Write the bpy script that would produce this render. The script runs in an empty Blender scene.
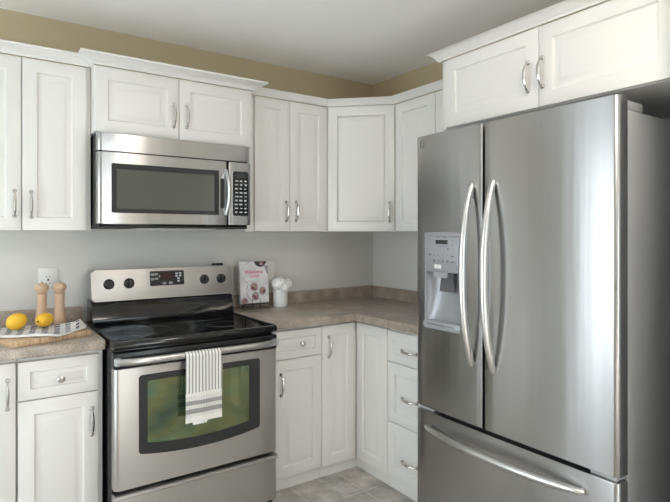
import bpy, bmesh, math, random
from mathutils import Vector, Matrix
random.seed(7)
S = bpy.context.scene
COL = S.collection
PI = math.pi

# ---------------------------------------------------------------- camera, world, exposure
cam_d = bpy.data.cameras.new('camera')
cam = bpy.data.objects.new('camera', cam_d); COL.objects.link(cam)
cam.location = (-2.4358, -3.0370, 1.3688)
cam.rotation_euler = (PI/2, 0, -0.60346)
cam_d.sensor_width = 36.0; cam_d.sensor_fit = 'HORIZONTAL'
cam_d.lens = 36.0*525.94/670.0
cam_d.shift_y = (234.4-251.0)/670.0
cam_d.clip_start = 0.02
S.camera = cam
S.view_settings.view_transform = 'Standard'
S.view_settings.look = 'None'
S.view_settings.gamma = 1.0
S.view_settings.use_curve_mapping = False
S.view_settings.exposure = 0.40
S.cycles.max_bounces = 16
S.cycles.diffuse_bounces = 10

W = bpy.data.worlds.new('daylight'); S.world = W; W.use_nodes = True
wn = W.node_tree.nodes; wl = W.node_tree.links
wn['Background'].inputs['Color'].default_value = (0.85, 0.94, 1.0, 1)
wn['Background'].inputs['Strength'].default_value = 3.6

ROOM_X, ROOM_Y, ROOM_H = -3.6, -5.7, 2.471

def area(name, loc, rot, sx, sy, energy=0, color=(1, 1, 1), portal=False):
    d = bpy.data.lights.new(name, 'AREA'); d.shape = 'RECTANGLE'; d.size = sx; d.size_y = sy
    d.energy = energy; d.color = color
    if portal: d.cycles.is_portal = True
    o = bpy.data.objects.new(name, d); COL.objects.link(o); o.location = loc; o.rotation_euler = rot
    return o
# window openings: (wall, along0, along1, z0, z1)
WIN_LEFT = (-2.3, -0.45, 0.08, 2.12)
WIN_REAR = (-2.35, -1.15, 0.12, 2.15)
def mid(a, b): return (a+b)/2
area('portal_left', (ROOM_X-0.10, mid(*WIN_LEFT[:2]), mid(*WIN_LEFT[2:])), (0, -PI/2, 0), WIN_LEFT[3]-WIN_LEFT[2], WIN_LEFT[1]-WIN_LEFT[0], portal=True)
area('portal_rear', (mid(*WIN_REAR[:2]), ROOM_Y-0.10, mid(*WIN_REAR[2:])), (PI/2, 0, 0), WIN_REAR[1]-WIN_REAR[0], WIN_REAR[3]-WIN_REAR[2], portal=True)

sun_d = bpy.data.lights.new('bounce_sun', 'SUN'); sun_d.energy = 30.0; sun_d.angle = 0.01; sun_d.color = (1.0, 0.99, 0.96)  # added sun: its unseen floor patch bounces light up to the ceiling
bounce_sun = bpy.data.objects.new('bounce_sun', sun_d); COL.objects.link(bounce_sun); bounce_sun.rotation_euler = (math.radians(52), 0, math.radians(6))

# ---------------------------------------------------------------- materials
def newmat(name):
    m = bpy.data.materials.new(name); m.use_nodes = True
    return m, m.node_tree.nodes, m.node_tree.links, m.node_tree.nodes['Principled BSDF']
def setp(b, color=None, rough=None, metal=None, **k):
    if color is not None: b.inputs['Base Color'].default_value = (*color, 1)
    if rough is not None: b.inputs['Roughness'].default_value = rough
    if metal is not None: b.inputs['Metallic'].default_value = metal
    for a, v in k.items(): b.inputs[a.replace('_', ' ')].default_value = v
def noise_bump(n, l, b, scale, strength, dist=0.002, vec=None, stretch=None):
    tc = n.new('ShaderNodeTexCoord'); nt = n.new('ShaderNodeTexNoise'); bp = n.new('ShaderNodeBump')
    nt.inputs['Scale'].default_value = scale
    src = tc.outputs['Object']
    if stretch:
        mp = n.new('ShaderNodeMapping'); mp.inputs['Scale'].default_value = stretch
        l.new(src, mp.inputs['Vector']); src = mp.outputs['Vector']
    l.new(src, nt.inputs['Vector']); l.new(nt.outputs['Fac'], bp.inputs['Height'])
    bp.inputs['Strength'].default_value = strength; bp.inputs['Distance'].default_value = dist
    l.new(bp.outputs['Normal'], b.inputs['Normal'])
def plain(name, color, rough=0.5, metal=0.0, bump=None, **k):
    m, n, l, b = newmat(name); setp(b, color, rough, metal, **k)
    if bump: noise_bump(n, l, b, *bump)
    return m
def ramp(n, stops):
    r = n.new('ShaderNodeValToRGB'); e = r.color_ramp.elements
    while len(e) < len(stops): e.new(0.5)
    for i, (p, c) in enumerate(stops): e[i].position = p; e[i].color = (*c, 1)
    return r
def wall_mat(name, low, high):
    m, n, l, b = newmat(name); setp(b, low, 0.75)
    g = n.new('ShaderNodeNewGeometry'); s = n.new('ShaderNodeSeparateXYZ'); l.new(g.outputs['Position'], s.inputs[0])
    c = n.new('ShaderNodeMath'); c.operation = 'GREATER_THAN'; c.inputs[1].default_value = 2.06; l.new(s.outputs['Z'], c.inputs[0])
    mx = n.new('ShaderNodeMix'); mx.data_type = 'RGBA'; l.new(c.outputs[0], mx.inputs['Factor'])
    mx.inputs['A'].default_value = (*low, 1); mx.inputs['B'].default_value = (*high, 1)
    l.new(mx.outputs['Result'], b.inputs['Base Color'])
    noise_bump(n, l, b, 180, 0.08, 0.001)
    return m
def steel(name, color=(0.475, 0.472, 0.47), rough=0.25, aniso=0.88, across=(0, 0, 1), grain=(9, 9, 0.25), wave=0.0012):
    m, n, l, b = newmat(name); setp(b, color, rough, 1.0); b.inputs['Anisotropic'].default_value = aniso
    t = n.new('ShaderNodeCombineXYZ')
    for i in range(3): t.inputs[i].default_value = across[i]
    l.new(t.outputs[0], b.inputs['Tangent'])
    tc = n.new('ShaderNodeTexCoord'); mp = n.new('ShaderNodeMapping'); mp.inputs['Scale'].default_value = grain
    nt = n.new('ShaderNodeTexNoise'); nt.inputs['Scale'].default_value = 1.0; nt.inputs['Detail'].default_value = 3
    l.new(tc.outputs['Object'], mp.inputs['Vector']); l.new(mp.outputs['Vector'], nt.inputs['Vector'])
    bp = n.new('ShaderNodeBump'); bp.inputs['Strength'].default_value = 1.0; bp.inputs['Distance'].default_value = wave
    l.new(nt.outputs['Fac'], bp.inputs['Height']); l.new(bp.outputs['Normal'], b.inputs['Normal'])
    return m
def wood(name, c1, c2, scale=(6, 60, 60), rough=0.5):
    m, n, l, b = newmat(name); setp(b, c1, rough)
    tc = n.new('ShaderNodeTexCoord'); mp = n.new('ShaderNodeMapping'); mp.inputs['Scale'].default_value = scale
    nt = n.new('ShaderNodeTexNoise'); nt.inputs['Scale'].default_value = 1; nt.inputs['Detail'].default_value = 4
    l.new(tc.outputs['Object'], mp.inputs['Vector']); l.new(mp.outputs['Vector'], nt.inputs['Vector'])
    r = ramp(n, [(0.3, c1), (0.7, c2)]); l.new(nt.outputs['Fac'], r.inputs['Fac']); l.new(r.outputs['Color'], b.inputs['Base Color'])
    return m
def emis(name, color, s):
    m, n, l, b = newmat(name); setp(b, color, 0.5); b.inputs['Emission Color'].default_value = (*color, 1); b.inputs['Emission Strength'].default_value = s
    return m

M = {}
M['white'] = plain('cabinet_white', (0.755, 0.745, 0.715), 0.32, bump=(90, 0.03, 0.001))
M['wall'] = wall_mat('wall_paint', (0.70, 0.695, 0.66), (0.49, 0.415, 0.275))
M['wall_plain'] = plain('grey_wall_paint', (0.70, 0.695, 0.66), 0.75, bump=(180, 0.08, 0.001))
M['ceil'] = plain('ceiling_paint', (0.92, 0.915, 0.91), 0.9, bump=(120, 0.1, 0.001))
M['steel'] = steel('brushed_steel')
M['steel_range'] = steel('brushed_range_steel', (0.50, 0.485, 0.46), 0.42, 0.5)
M['steel_x'] = steel('brushed_steel_bar', (0.52, 0.515, 0.505), 0.32, 0.3)
M['nickel'] = plain('satin_nickel', (0.62, 0.60, 0.57), 0.25, 1.0)
M['handle'] = plain('satin_steel_handle', (0.70, 0.70, 0.69), 0.28, 1.0)
M['black'] = plain('black_enamel', (0.012, 0.012, 0.013), 0.22)
M['blackglass'] = plain('black_ceramic_glass', (0.008, 0.008, 0.009), 0.045)
M['matte_black'] = plain('matte_black', (0.02, 0.02, 0.02), 0.6)
M['gasket'] = plain('dark_grey_gasket', (0.07, 0.07, 0.075), 0.6)
M['fridge_side'] = plain('grey_textured_paint', (0.36, 0.37, 0.38), 0.45, bump=(250, 0.1, 0.001))
M['greyplastic'] = plain('grey_plastic', (0.42, 0.43, 0.44), 0.35)
M['silverplastic'] = plain('silver_plastic', (0.37, 0.38, 0.405), 0.30, 0.25)
M['darkplastic'] = plain('dark_grey_plastic', (0.12, 0.12, 0.125), 0.4)
M['ring'] = plain('burner_ring_print', (0.10, 0.10, 0.10), 0.2)
M['legend'] = plain('white_legend_print', (0.55, 0.56, 0.58), 0.5)
M['greylegend'] = plain('grey_legend_print', (0.16, 0.17, 0.19), 0.5)
M['lcd'] = plain('display_window', (0.035, 0.012, 0.012), 0.15)
M['lcd2'] = plain('green_display_window', (0.03, 0.035, 0.03), 0.2)
M['white_plastic'] = plain('white_plastic', (0.80, 0.80, 0.78), 0.35)
M['ceramic'] = plain('white_ceramic', (0.80, 0.80, 0.79), 0.3)
M['petal'] = plain('white_petals', (0.88, 0.88, 0.86), 0.7)
M['mill'] = wood('pale_beech', (0.56, 0.38, 0.25), (0.64, 0.46, 0.32), (40, 40, 6), 0.4)
M['stem'] = plain('lemon_stem', (0.03, 0.03, 0.015), 0.7)
M['wire'] = plain('black_wire', (0.02, 0.02, 0.02), 0.4)
M['frame_white'] = plain('window_frame_white', (0.8, 0.8, 0.8), 0.4)
M['lampglass'] = emis('lit_opal_glass', (1.0, 0.93, 0.83), 24.0)
M['bowl'] = plain('dark_food_print', (0.06, 0.04, 0.05), 0.5)
M['pink'] = plain('pink_print', (0.74, 0.22, 0.36), 0.5)
M['greyprint'] = plain('grey_print', (0.35, 0.34, 0.36), 0.5)
M['pages'] = plain('page_edges', (0.75, 0.73, 0.68), 0.8)

# floor: grey stone-look square tiles
m, n, l, b = newmat('grey_stone_tile'); setp(b, (0.3, 0.28, 0.26), 0.45); M['floor'] = m
g = n.new('ShaderNodeNewGeometry'); mp = n.new('ShaderNodeMapping'); mp.inputs['Location'].default_value = (1.02+3.05*3, 0.815+3.05*3, 0)
br = n.new('ShaderNodeTexBrick'); br.offset = 0.0; br.inputs['Scale'].default_value = 1.0
br.inputs['Brick Width'].default_value = 0.305; br.inputs['Row Height'].default_value = 0.305
br.inputs['Mortar Size'].default_value = 0.0025; br.inputs['Mortar Smooth'].default_value = 0.3; br.inputs['Bias'].default_value = 0.0
br.inputs['Color1'].default_value = (0.85, 0.85, 0.85, 1); br.inputs['Color2'].default_value = (1.1, 1.08, 1.05, 1); br.inputs['Mortar'].default_value = (1.6, 1.55, 1.5, 1)
l.new(g.outputs['Position'], mp.inputs['Vector']); l.new(mp.outputs['Vector'], br.inputs['Vector'])
nt = n.new('ShaderNodeTexNoise'); nt.inputs['Scale'].default_value = 9; nt.inputs['Detail'].default_value = 6; nt.inputs['Roughness'].default_value = 0.65
l.new(g.outputs['Position'], nt.inputs['Vector'])
r = ramp(n, [(0.3, (0.23, 0.215, 0.20)), (0.5, (0.41, 0.39, 0.365)), (0.72, (0.62, 0.595, 0.56))]); l.new(nt.outputs['Fac'], r.inputs['Fac'])
mx = n.new('ShaderNodeMix'); mx.data_type = 'RGBA'; mx.blend_type = 'MULTIPLY'; mx.inputs['Factor'].default_value = 1
l.new(r.outputs['Color'], mx.inputs['A']); l.new(br.outputs['Color'], mx.inputs['B']); l.new(mx.outputs['Result'], b.inputs['Base Color'])

# laminate worktop: brown-grey fine speckle
m, n, l, b = newmat('brown_grey_laminate'); setp(b, (0.3, 0.25, 0.2), 0.33); M['laminate'] = m
tc = n.new('ShaderNodeTexCoord'); nt = n.new('ShaderNodeTexNoise'); nt.inputs['Scale'].default_value = 260; nt.inputs['Detail'].default_value = 3
n2 = n.new('ShaderNodeTexNoise'); n2.inputs['Scale'].default_value = 12; n2.inputs['Detail'].default_value = 4
l.new(tc.outputs['Object'], nt.inputs['Vector']); l.new(tc.outputs['Object'], n2.inputs['Vector'])
r = ramp(n, [(0.36, (0.19, 0.155, 0.122)), (0.5, (0.37, 0.315, 0.26)), (0.65, (0.64, 0.565, 0.49))])
mm = n.new('ShaderNodeMath'); mm.operation = 'MULTIPLY_ADD'; mm.inputs[1].default_value = 0.35
ms = n.new('ShaderNodeMath'); ms.operation = 'MULTIPLY'; ms.inputs[1].default_value = 0.65
l.new(nt.outputs['Fac'], ms.inputs[0]); l.new(n2.outputs['Fac'], mm.inputs[0]); l.new(ms.outputs[0], mm.inputs[2])
l.new(mm.outputs[0], r.inputs['Fac']); l.new(r.outputs['Color'], b.inputs['Base Color'])

# bamboo board
m, n, l, b = newmat('bamboo'); setp(b, (0.6, 0.4, 0.25), 0.45); M['bamboo'] = m
tc = n.new('ShaderNodeTexCoord'); mp = n.new('ShaderNodeMapping'); mp.inputs['Scale'].default_value = (95, 2.5, 6)
nt = n.new('ShaderNodeTexNoise'); nt.inputs['Scale'].default_value = 1; nt.inputs['Detail'].default_value = 2
l.new(tc.outputs['Object'], mp.inputs['Vector']); l.new(mp.outputs['Vector'], nt.inputs['Vector'])
r = ramp(n, [(0.32, (0.44, 0.28, 0.16)), (0.5, (0.60, 0.42, 0.26)), (0.66, (0.70, 0.53, 0.36))]); l.new(nt.outputs['Fac'], r.inputs['Fac']); l.new(r.outputs['Color'], b.inputs['Base Color'])

# lemon
m, n, l, b = newmat('lemon_peel'); setp(b, (0.86, 0.50, 0.03), 0.4); M['lemon'] = m
noise_bump(n, l, b, 260, 0.15, 0.001)

# oven glass: mirror-coated glass, its green-teal iridescent reflections put into the colour
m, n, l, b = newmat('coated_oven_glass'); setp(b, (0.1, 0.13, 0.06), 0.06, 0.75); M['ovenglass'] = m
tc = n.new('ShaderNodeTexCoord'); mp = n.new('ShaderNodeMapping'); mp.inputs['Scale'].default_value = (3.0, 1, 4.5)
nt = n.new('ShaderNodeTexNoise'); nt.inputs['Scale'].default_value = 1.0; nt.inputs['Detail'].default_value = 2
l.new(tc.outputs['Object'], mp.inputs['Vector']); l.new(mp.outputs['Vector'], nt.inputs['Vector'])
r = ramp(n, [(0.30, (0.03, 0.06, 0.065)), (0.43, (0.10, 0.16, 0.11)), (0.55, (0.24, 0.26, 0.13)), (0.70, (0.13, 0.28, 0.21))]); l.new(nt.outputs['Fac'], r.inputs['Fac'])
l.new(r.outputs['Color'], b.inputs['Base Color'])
M['microglass'] = plain('dark_perforated_glass', (0.10, 0.105, 0.09), 0.08)

# clear window panes
m = bpy.data.materials.new('clear_glass'); m.use_nodes = True; n = m.node_tree.nodes; l = m.node_tree.links; M['pane'] = m
n.remove(n['Principled BSDF'])
tr = n.new('ShaderNodeBsdfTransparent'); gl = n.new('ShaderNodeBsdfGlossy'); gl.inputs['Roughness'].default_value = 0.02
ms = n.new('ShaderNodeMixShader'); ms.inputs['Fac'].default_value = 0.06
l.new(tr.outputs[0], ms.inputs[1]); l.new(gl.outputs[0], ms.inputs[2]); l.new(ms.outputs[0], n['Material Output'].inputs['Surface'])

# woven towels: stripes from UV (u across, v along, 0 at the hem)
def cloth_mat(name, kind):
    m, n, l, b = newmat(name); setp(b, (0.8, 0.8, 0.78), 0.9)
    uv = n.new('ShaderNodeUVMap'); s = n.new('ShaderNodeSeparateXYZ'); l.new(uv.outputs[0], s.inputs[0])
    def math_(op, a, bb=None, c=None):
        q = n.new('ShaderNodeMath'); q.operation = op
        for i, v in enumerate((a, bb, c)):
            if v is None: continue
            if isinstance(v, (int, float)): q.inputs[i].default_value = v
            else: l.new(v, q.inputs[i])
        return q.outputs[0]
    U_, V_ = s.outputs['X'], s.outputs['Y']
    def stripes(c, nr, duty): return math_('LESS_THAN', math_('FRACT', math_('MULTIPLY', c, nr)), duty)
    def band(c, lo, hi): return math_('MULTIPLY', math_('GREATER_THAN', c, lo), math_('LESS_THAN', c, hi))
    white, dark = (0.80, 0.79, 0.76, 1), (0.10, 0.10, 0.11, 1)
    if kind == 'oven':
        up = math_('MULTIPLY', stripes(math_('ADD', U_, 0.02), 11, 0.36), math_('GREATER_THAN', V_, 0.233))
        mid_ = math_('MULTIPLY', stripes(U_, 22, 0.4), band(V_, 0.045, 0.205))
        hb = math_('ADD', band(V_, 0.138, 0.170), band(V_, 0.070, 0.107))
        f1 = math_('MULTIPLY', math_('MINIMUM', math_('ADD', math_('MULTIPLY', mid_, 0.42), math_('MULTIPLY', hb, 0.8)), 0.85), 0.85)
        f = math_('MAXIMUM', math_('MULTIPLY', up, 0.72), f1)
    else:
        a = stripes(U_, 9, 0.5); c = stripes(V_, 10, 0.5)
        thin = math_('MULTIPLY', stripes(V_, 36, 0.4), 0.35)
        f = math_('MAXIMUM', math_('MULTIPLY', math_('MULTIPLY', a, c), 0.95), math_('MULTIPLY', math_('ADD', a, c), 0.30))
        f = math_('MULTIPLY', math_('MULTIPLY', math_('MAXIMUM', f, thin), band(V_, 0.05, 0.94)), band(U_, 0.02, 0.925))
        dark = (0.045, 0.05, 0.075, 1)
    mx = n.new('ShaderNodeMix'); mx.data_type = 'RGBA'; mx.inputs['A'].default_value = white; mx.inputs['B'].default_value = dark
    l.new(f, mx.inputs['Factor']); l.new(mx.outputs['Result'], b.inputs['Base Color'])
    noise_bump(n, l, b, 500, 0.25, 0.001)
    return m
M['oventowel'] = cloth_mat('striped_cotton', 'oven')
M['boardtowel'] = cloth_mat('checked_cotton', 'board')

# book cover: pale grey-white paper with faint mottling
m, n, l, b = newmat('book_cover_paper'); setp(b, (0.8, 0.78, 0.8), 0.35); M['cover'] = m
tc = n.new('ShaderNodeTexCoord'); nt = n.new('ShaderNodeTexNoise'); nt.inputs['Scale'].default_value = 14
l.new(tc.outputs['Object'], nt.inputs['Vector']); r = ramp(n, [(0.35, (0.66, 0.64, 0.67)), (0.6, (0.82, 0.81, 0.82))]); l.new(nt.outputs['Fac'], r.inputs['Fac']); l.new(r.outputs['Color'], b.inputs['Base Color'])
m, n, l, b = newmat('berry_bowl_print'); setp(b, (0.3, 0.1, 0.15), 0.45); M['berries'] = m
tc = n.new('ShaderNodeTexCoord'); vo = n.new('ShaderNodeTexVoronoi'); vo.inputs['Scale'].default_value = 130
l.new(tc.outputs['Object'], vo.inputs['Vector']); s = n.new('ShaderNodeSeparateColor'); l.new(vo.outputs['Color'], s.inputs[0])
r = ramp(n, [(0.0, (0.10, 0.05, 0.06)), (0.35, (0.32, 0.08, 0.14)), (0.6, (0.40, 0.29, 0.17)), (0.85, (0.62, 0.42, 0.44))]); l.new(s.outputs[0], r.inputs['Fac']); l.new(r.outputs['Color'], b.inputs['Base Color'])

# ---------------------------------------------------------------- mesh helpers
def link_mesh(name, bm, mat, parent=None, shift=None, angle=35):
    if shift is not None: bmesh.ops.translate(bm, verts=bm.verts, vec=shift)
    bmesh.ops.recalc_face_normals(bm, faces=bm.faces)
    me = bpy.data.meshes.new(name); bm.to_mesh(me); bm.free()
    me.polygons.foreach_set('use_smooth', [True]*len(me.polygons))
    me.set_sharp_from_angle(angle=math.radians(angle))
    if mat: me.materials.append(M[mat] if isinstance(mat, str) else mat)
    o = bpy.data.objects.new(name, me); COL.objects.link(o)
    if parent: o.parent = parent
    return o
def B(): return bmesh.new()
def box(bm, x0, x1, y0, y1, z0, z1, bev=0.0, seg=2):
    r = bmesh.ops.create_cube(bm, size=1)
    vs = r['verts']
    for v in vs:
        v.co = Vector((x0 if v.co.x < 0 else x1, y0 if v.co.y < 0 else y1, z0 if v.co.z < 0 else z1))
    if bev > 0:
        es = list({e for v in vs for e in v.link_edges})
        bmesh.ops.bevel(bm, geom=es, offset=bev, segments=seg, profile=0.5, affect='EDGES')
    return bm
AX = {'x': (1, 2, 0), 'y': (0, 2, 1), 'z': (0, 1, 2)}
def place(p, a, axis):
    i, j, k = AX[axis]; c = [0, 0, 0]; c[i], c[j], c[k] = p[0], p[1], a
    return c
def prism(bm, pts, axis, a0, a1, bev=0.0, seg=2):
    v0 = [bm.verts.new(place(p, a0, axis)) for p in pts]; v1 = [bm.verts.new(place(p, a1, axis)) for p in pts]
    N = len(pts); f0 = bm.faces.new(v0); f1 = bm.faces.new(list(reversed(v1)))
    for i in range(N): bm.faces.new((v0[i], v1[i], v1[(i+1) % N], v0[(i+1) % N]))
    if bev > 0:
        bmesh.ops.bevel(bm, geom=list(f0.edges)+list(f1.edges), offset=bev, segments=seg, profile=0.5, affect='EDGES')
    return bm
def ringprism(bm, outer, inner, axis, a0, a1):
    N = len(outer); L = []
    for pts, a in ((outer, a0), (outer, a1), (inner, a1), (inner, a0)):
        L.append([bm.verts.new(place(p, a, axis)) for p in pts])
    for q in range(4):
        A, C = L[q], L[(q+1) % 4]
        for i in range(N): bm.faces.new((A[i], A[(i+1) % N], C[(i+1) % N], C[i]))
    return bm
def rrect(x0, x1, z0, z1, r, seg=5):
    pts = []
    for cx, cz, a0 in ((x1-r, z1-r, 0), (x0+r, z1-r, PI/2), (x0+r, z0+r, PI), (x1-r, z0+r, 1.5*PI)):
        for i in range(seg+1):
            a = a0+PI/2*i/seg; pts.append((cx+r*math.cos(a), cz+r*math.sin(a)))
    return pts
def tube(bm, path, rad, seg=12, flat=1.0, up=Vector((0, 0, 1)), cap=True):
    P = [Vector(p) for p in path]; rs = rad if isinstance(rad, (list, tuple)) else [rad]*len(P)
    rings = []
    for i, p in enumerate(P):
        t = (P[min(i+1, len(P)-1)]-P[max(i-1, 0)]).normalized()
        a = t.cross(up)
        if a.length < 1e-4: a = t.cross(Vector((1, 0, 0)))
        a.normalize(); c = a.cross(t).normalized()
        rings.append([bm.verts.new(p+a*rs[i]*math.cos(2*PI*k/seg)+c*rs[i]*flat*math.sin(2*PI*k/seg)) for k in range(seg)])
    for A, C in zip(rings, rings[1:]):
        for k in range(seg): bm.faces.new((A[k], A[(k+1) % seg], C[(k+1) % seg], C[k]))
    if cap: bm.faces.new(rings[0]); bm.faces.new(list(reversed(rings[-1])))
    return bm
def lathe(bm, prof, center=(0, 0, 0), seg=24, axis='z', capped=True):
    cx, cy, cz = center; rings = []
    for r, h in prof:
        ring = []
        for k in range(seg):
            a = 2*PI*k/seg; u, v = r*math.cos(a), r*math.sin(a)
            ring.append(bm.verts.new({'z': (cx+u, cy+v, cz+h), 'y': (cx+u, cy+h, cz+v), 'x': (cx+h, cy+u, cz+v)}[axis]))
        rings.append(ring)
    for A, C in zip(rings, rings[1:]):
        for k in range(seg): bm.faces.new((A[k], A[(k+1) % seg], C[(k+1) % seg], C[k]))
    if capped: bm.faces.new(rings[0]); bm.faces.new(list(reversed(rings[-1])))
    return bm
def grid(bm, fn, nu, nv, uv=False):
    V = [[bm.verts.new(fn(i/nu, j/nv)) for j in range(nv+1)] for i in range(nu+1)]
    lay = bm.loops.layers.uv.new('UVMap') if uv else None
    for i in range(nu):
        for j in range(nv):
            f = bm.faces.new((V[i][j], V[i+1][j], V[i+1][j+1], V[i][j+1]))
            if uv:
                for lp, (a, c) in zip(f.loops, ((i, j), (i+1, j), (i+1, j+1), (i, j+1))): lp[lay].uv = (a/nu, c/nv)
    return V
def solidify(o, t, offset=-1):
    md = o.modifiers.new('thickness', 'SOLIDIFY'); md.thickness = t; md.offset = offset
    return o
def evaluated(o):
    dg = bpy.context.evaluated_depsgraph_get(); dg.update()
    return bpy.data.meshes.new_from_object(o.evaluated_get(dg))
def cut(o, cutter_bm):
    c = link_mesh('cutter', cutter_bm, None)
    c.matrix_world = Matrix()
    md = o.modifiers.new('cut', 'BOOLEAN'); md.operation = 'DIFFERENCE'; md.object = c; md.solver = 'EXACT'
    bpy.context.view_layer.update()
    me = evaluated(o); o.modifiers.clear(); old = o.data; o.data = me; bpy.data.meshes.remove(old)
    bpy.data.objects.remove(c)
    me.set_sharp_from_angle(angle=math.radians(35))
def text_mesh(body, size, extrude=0.0004, bold=0.0):
    cu = bpy.data.curves.new('lettering', 'FONT'); cu.body = body; cu.size = size; cu.extrude = extrude; cu.offset = bold
    cu.align_x = 'CENTER'; cu.align_y = 'CENTER'; cu.resolution_u = 3
    o = bpy.data.objects.new('lettering', cu); COL.objects.link(o)
    bpy.context.view_layer.update()
    me = evaluated(o); bpy.data.objects.remove(o); bpy.data.curves.remove(cu)
    return me
def text_obj(name, body, size, mat, parent, loc, rot, bold=0.0):
    me = text_mesh(body, size, bold=bold); me.materials.clear(); me.materials.append(M[mat])
    o = bpy.data.objects.new(name, me); COL.objects.link(o); o.parent = parent; o.location = loc; o.rotation_euler = rot
    return o

class Thing:
    def __init__(s, name, label, cat, loc=(0, 0, 0), rot=0.0, group=None, org=None):
        e = bpy.data.objects.new(name, None); COL.objects.link(e); s.e = e
        e.empty_display_size = 0.1
        e.location = loc; e.rotation_euler = (0, 0, rot); e['label'] = label; e['category'] = cat
        if group: e['group'] = group
        s.sh = -Vector(org if org is not None else loc)     # coordinates given to part() are measured from -sh
    def part(s, name, bm, mat, parent=None, label=None, angle=35):
        o = link_mesh(name, bm, mat, parent or s.e, s.sh, angle)
        if label: o['label'] = label
        return o
    def shared(s, name, me, pos, rot=(0, 0, 0), parent=None):
        o = bpy.data.objects.new(name, me); COL.objects.link(o); o.parent = parent or s.e
        o.location = Vector(pos)+s.sh; o.rotation_euler = rot
        return o
def tag(o, label, cat, group=None):
    o['label'] = label; o['category'] = cat
    if group: o['group'] = group
def structure(name, bm, mat, parent=None):
    o = link_mesh(name, bm, mat, parent)
    o['kind'] = 'structure'
    return o

# ---------------------------------------------------------------- room shell
T = 0.15
structure('floor', box(B(), ROOM_X-T, T, ROOM_Y-T, T, -0.1, 0.0), 'floor')
structure('ceiling', box(B(), ROOM_X-T, T, ROOM_Y-T, T, ROOM_H, ROOM_H+0.1), 'ceil')
def wall_hole(a0, a1, h0, h1, z0, z1, lay):
    bm = B()
    for A0, A1, Z0, Z1 in ((a0, h0, 0, ROOM_H), (h1, a1, 0, ROOM_H), (h0, h1, 0, z0), (h0, h1, z1, ROOM_H)):
        lay(bm, A0, A1, Z0, Z1)
    bmesh.ops.remove_doubles(bm, verts=bm.verts, dist=1e-5)
    return bm
structure('wall_back', box(B(), ROOM_X-T, T, 0, T, 0, ROOM_H), 'wall')
structure('wall_right', box(B(), 0, T, ROOM_Y-T, 0, 0, ROOM_H), 'wall')
structure('wall_left', wall_hole(ROOM_Y-T, 0, *WIN_LEFT, lambda bm, a, c, z, w: box(bm, ROOM_X-T, ROOM_X, a, c, z, w)), 'wall_plain')
structure('wall_front', wall_hole(ROOM_X, 0, *WIN_REAR, lambda bm, a, c, z, w: box(bm, a, c, ROOM_Y-T, ROOM_Y, z, w)), 'wall_plain')
structure('wall_return', box(B(), -0.69, 0, -2.46, -2.305, 0, ROOM_H), 'wall')
def window(nm, fn, w, z0, z1, bars):
    fr = B(); f = 0.05
    for a0, a1, b0, b1 in [(0, w, z0, z0+f), (0, w, z1-f, z1), (0, f, z0+f, z1-f), (w-f, w, z0+f, z1-f)]+[(w*i/(bars+1)-f/2, w*i/(bars+1)+f/2, z0+f, z1-f) for i in range(1, bars+1)]:
        fn(fr, a0, a1, -0.03, 0.03, b0, b1)
    o = structure(nm, fr, 'frame_white')
    p = B(); fn(p, f*0.5, w-f*0.5, -0.004, 0.004, z0+f*0.5, z1-f*0.5)
    structure('window_pane', p, 'pane', o)
window('window_1', lambda bm, a, c, d, e, z, w: box(bm, ROOM_X-T/2+d, ROOM_X-T/2+e, WIN_LEFT[0]+a, WIN_LEFT[0]+c, z, w), WIN_LEFT[1]-WIN_LEFT[0], *WIN_LEFT[2:], 3)
window('window_2', lambda bm, a, c, d, e, z, w: box(bm, WIN_REAR[0]+a, WIN_REAR[0]+c, ROOM_Y-T/2+d, ROOM_Y-T/2+e, z, w), WIN_REAR[1]-WIN_REAR[0], *WIN_REAR[2:], 1)

# ---------------------------------------------------------------- cabinet hardware and doors
def pull_mesh():
    bm = B(); Ln = 0.056
    for s in (-1, 1):
        lathe(bm, [(0.0001, 0), (0.0095, 0), (0.0095, -0.004), (0.007, -0.007), (0.0055, -0.010), (0.0001, -0.0105)], (0, 0, s*Ln), 14, 'y', False)
    path, rad = [], []
    for i in range(21):
        t = -1+2*i/20; a = abs(t)
        z = Ln*t
        y = -0.008-0.020*(1-a**3.2)
        path.append((0, y, z)); rad.append(0.0048+0.0026*max(0, 1-a*a*1.6) - (0.0008 if 0.6 < a < 0.85 else 0))
    tube(bm, path, rad, 10, up=Vector((1, 0, 0)))
    return bm
o = link_mesh('handle', pull_mesh(), 'nickel'); PULL = o.data; bpy.data.objects.remove(o)
def knob_mesh():
    bm = B()
    lathe(bm, [(0.0001, 0), (0.008, 0), (0.0065, -0.006), (0.0065, -0.012), (0.013, -0.016), (0.0155, -0.021), (0.0145, -0.026), (0.009, -0.0295), (0.0001, -0.0305)], (0, 0, 0), 20, 'y', False)
    return bm
o = link_mesh('knob', knob_mesh(), 'nickel'); KNOB = o.data; bpy.data.objects.remove(o)

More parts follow.
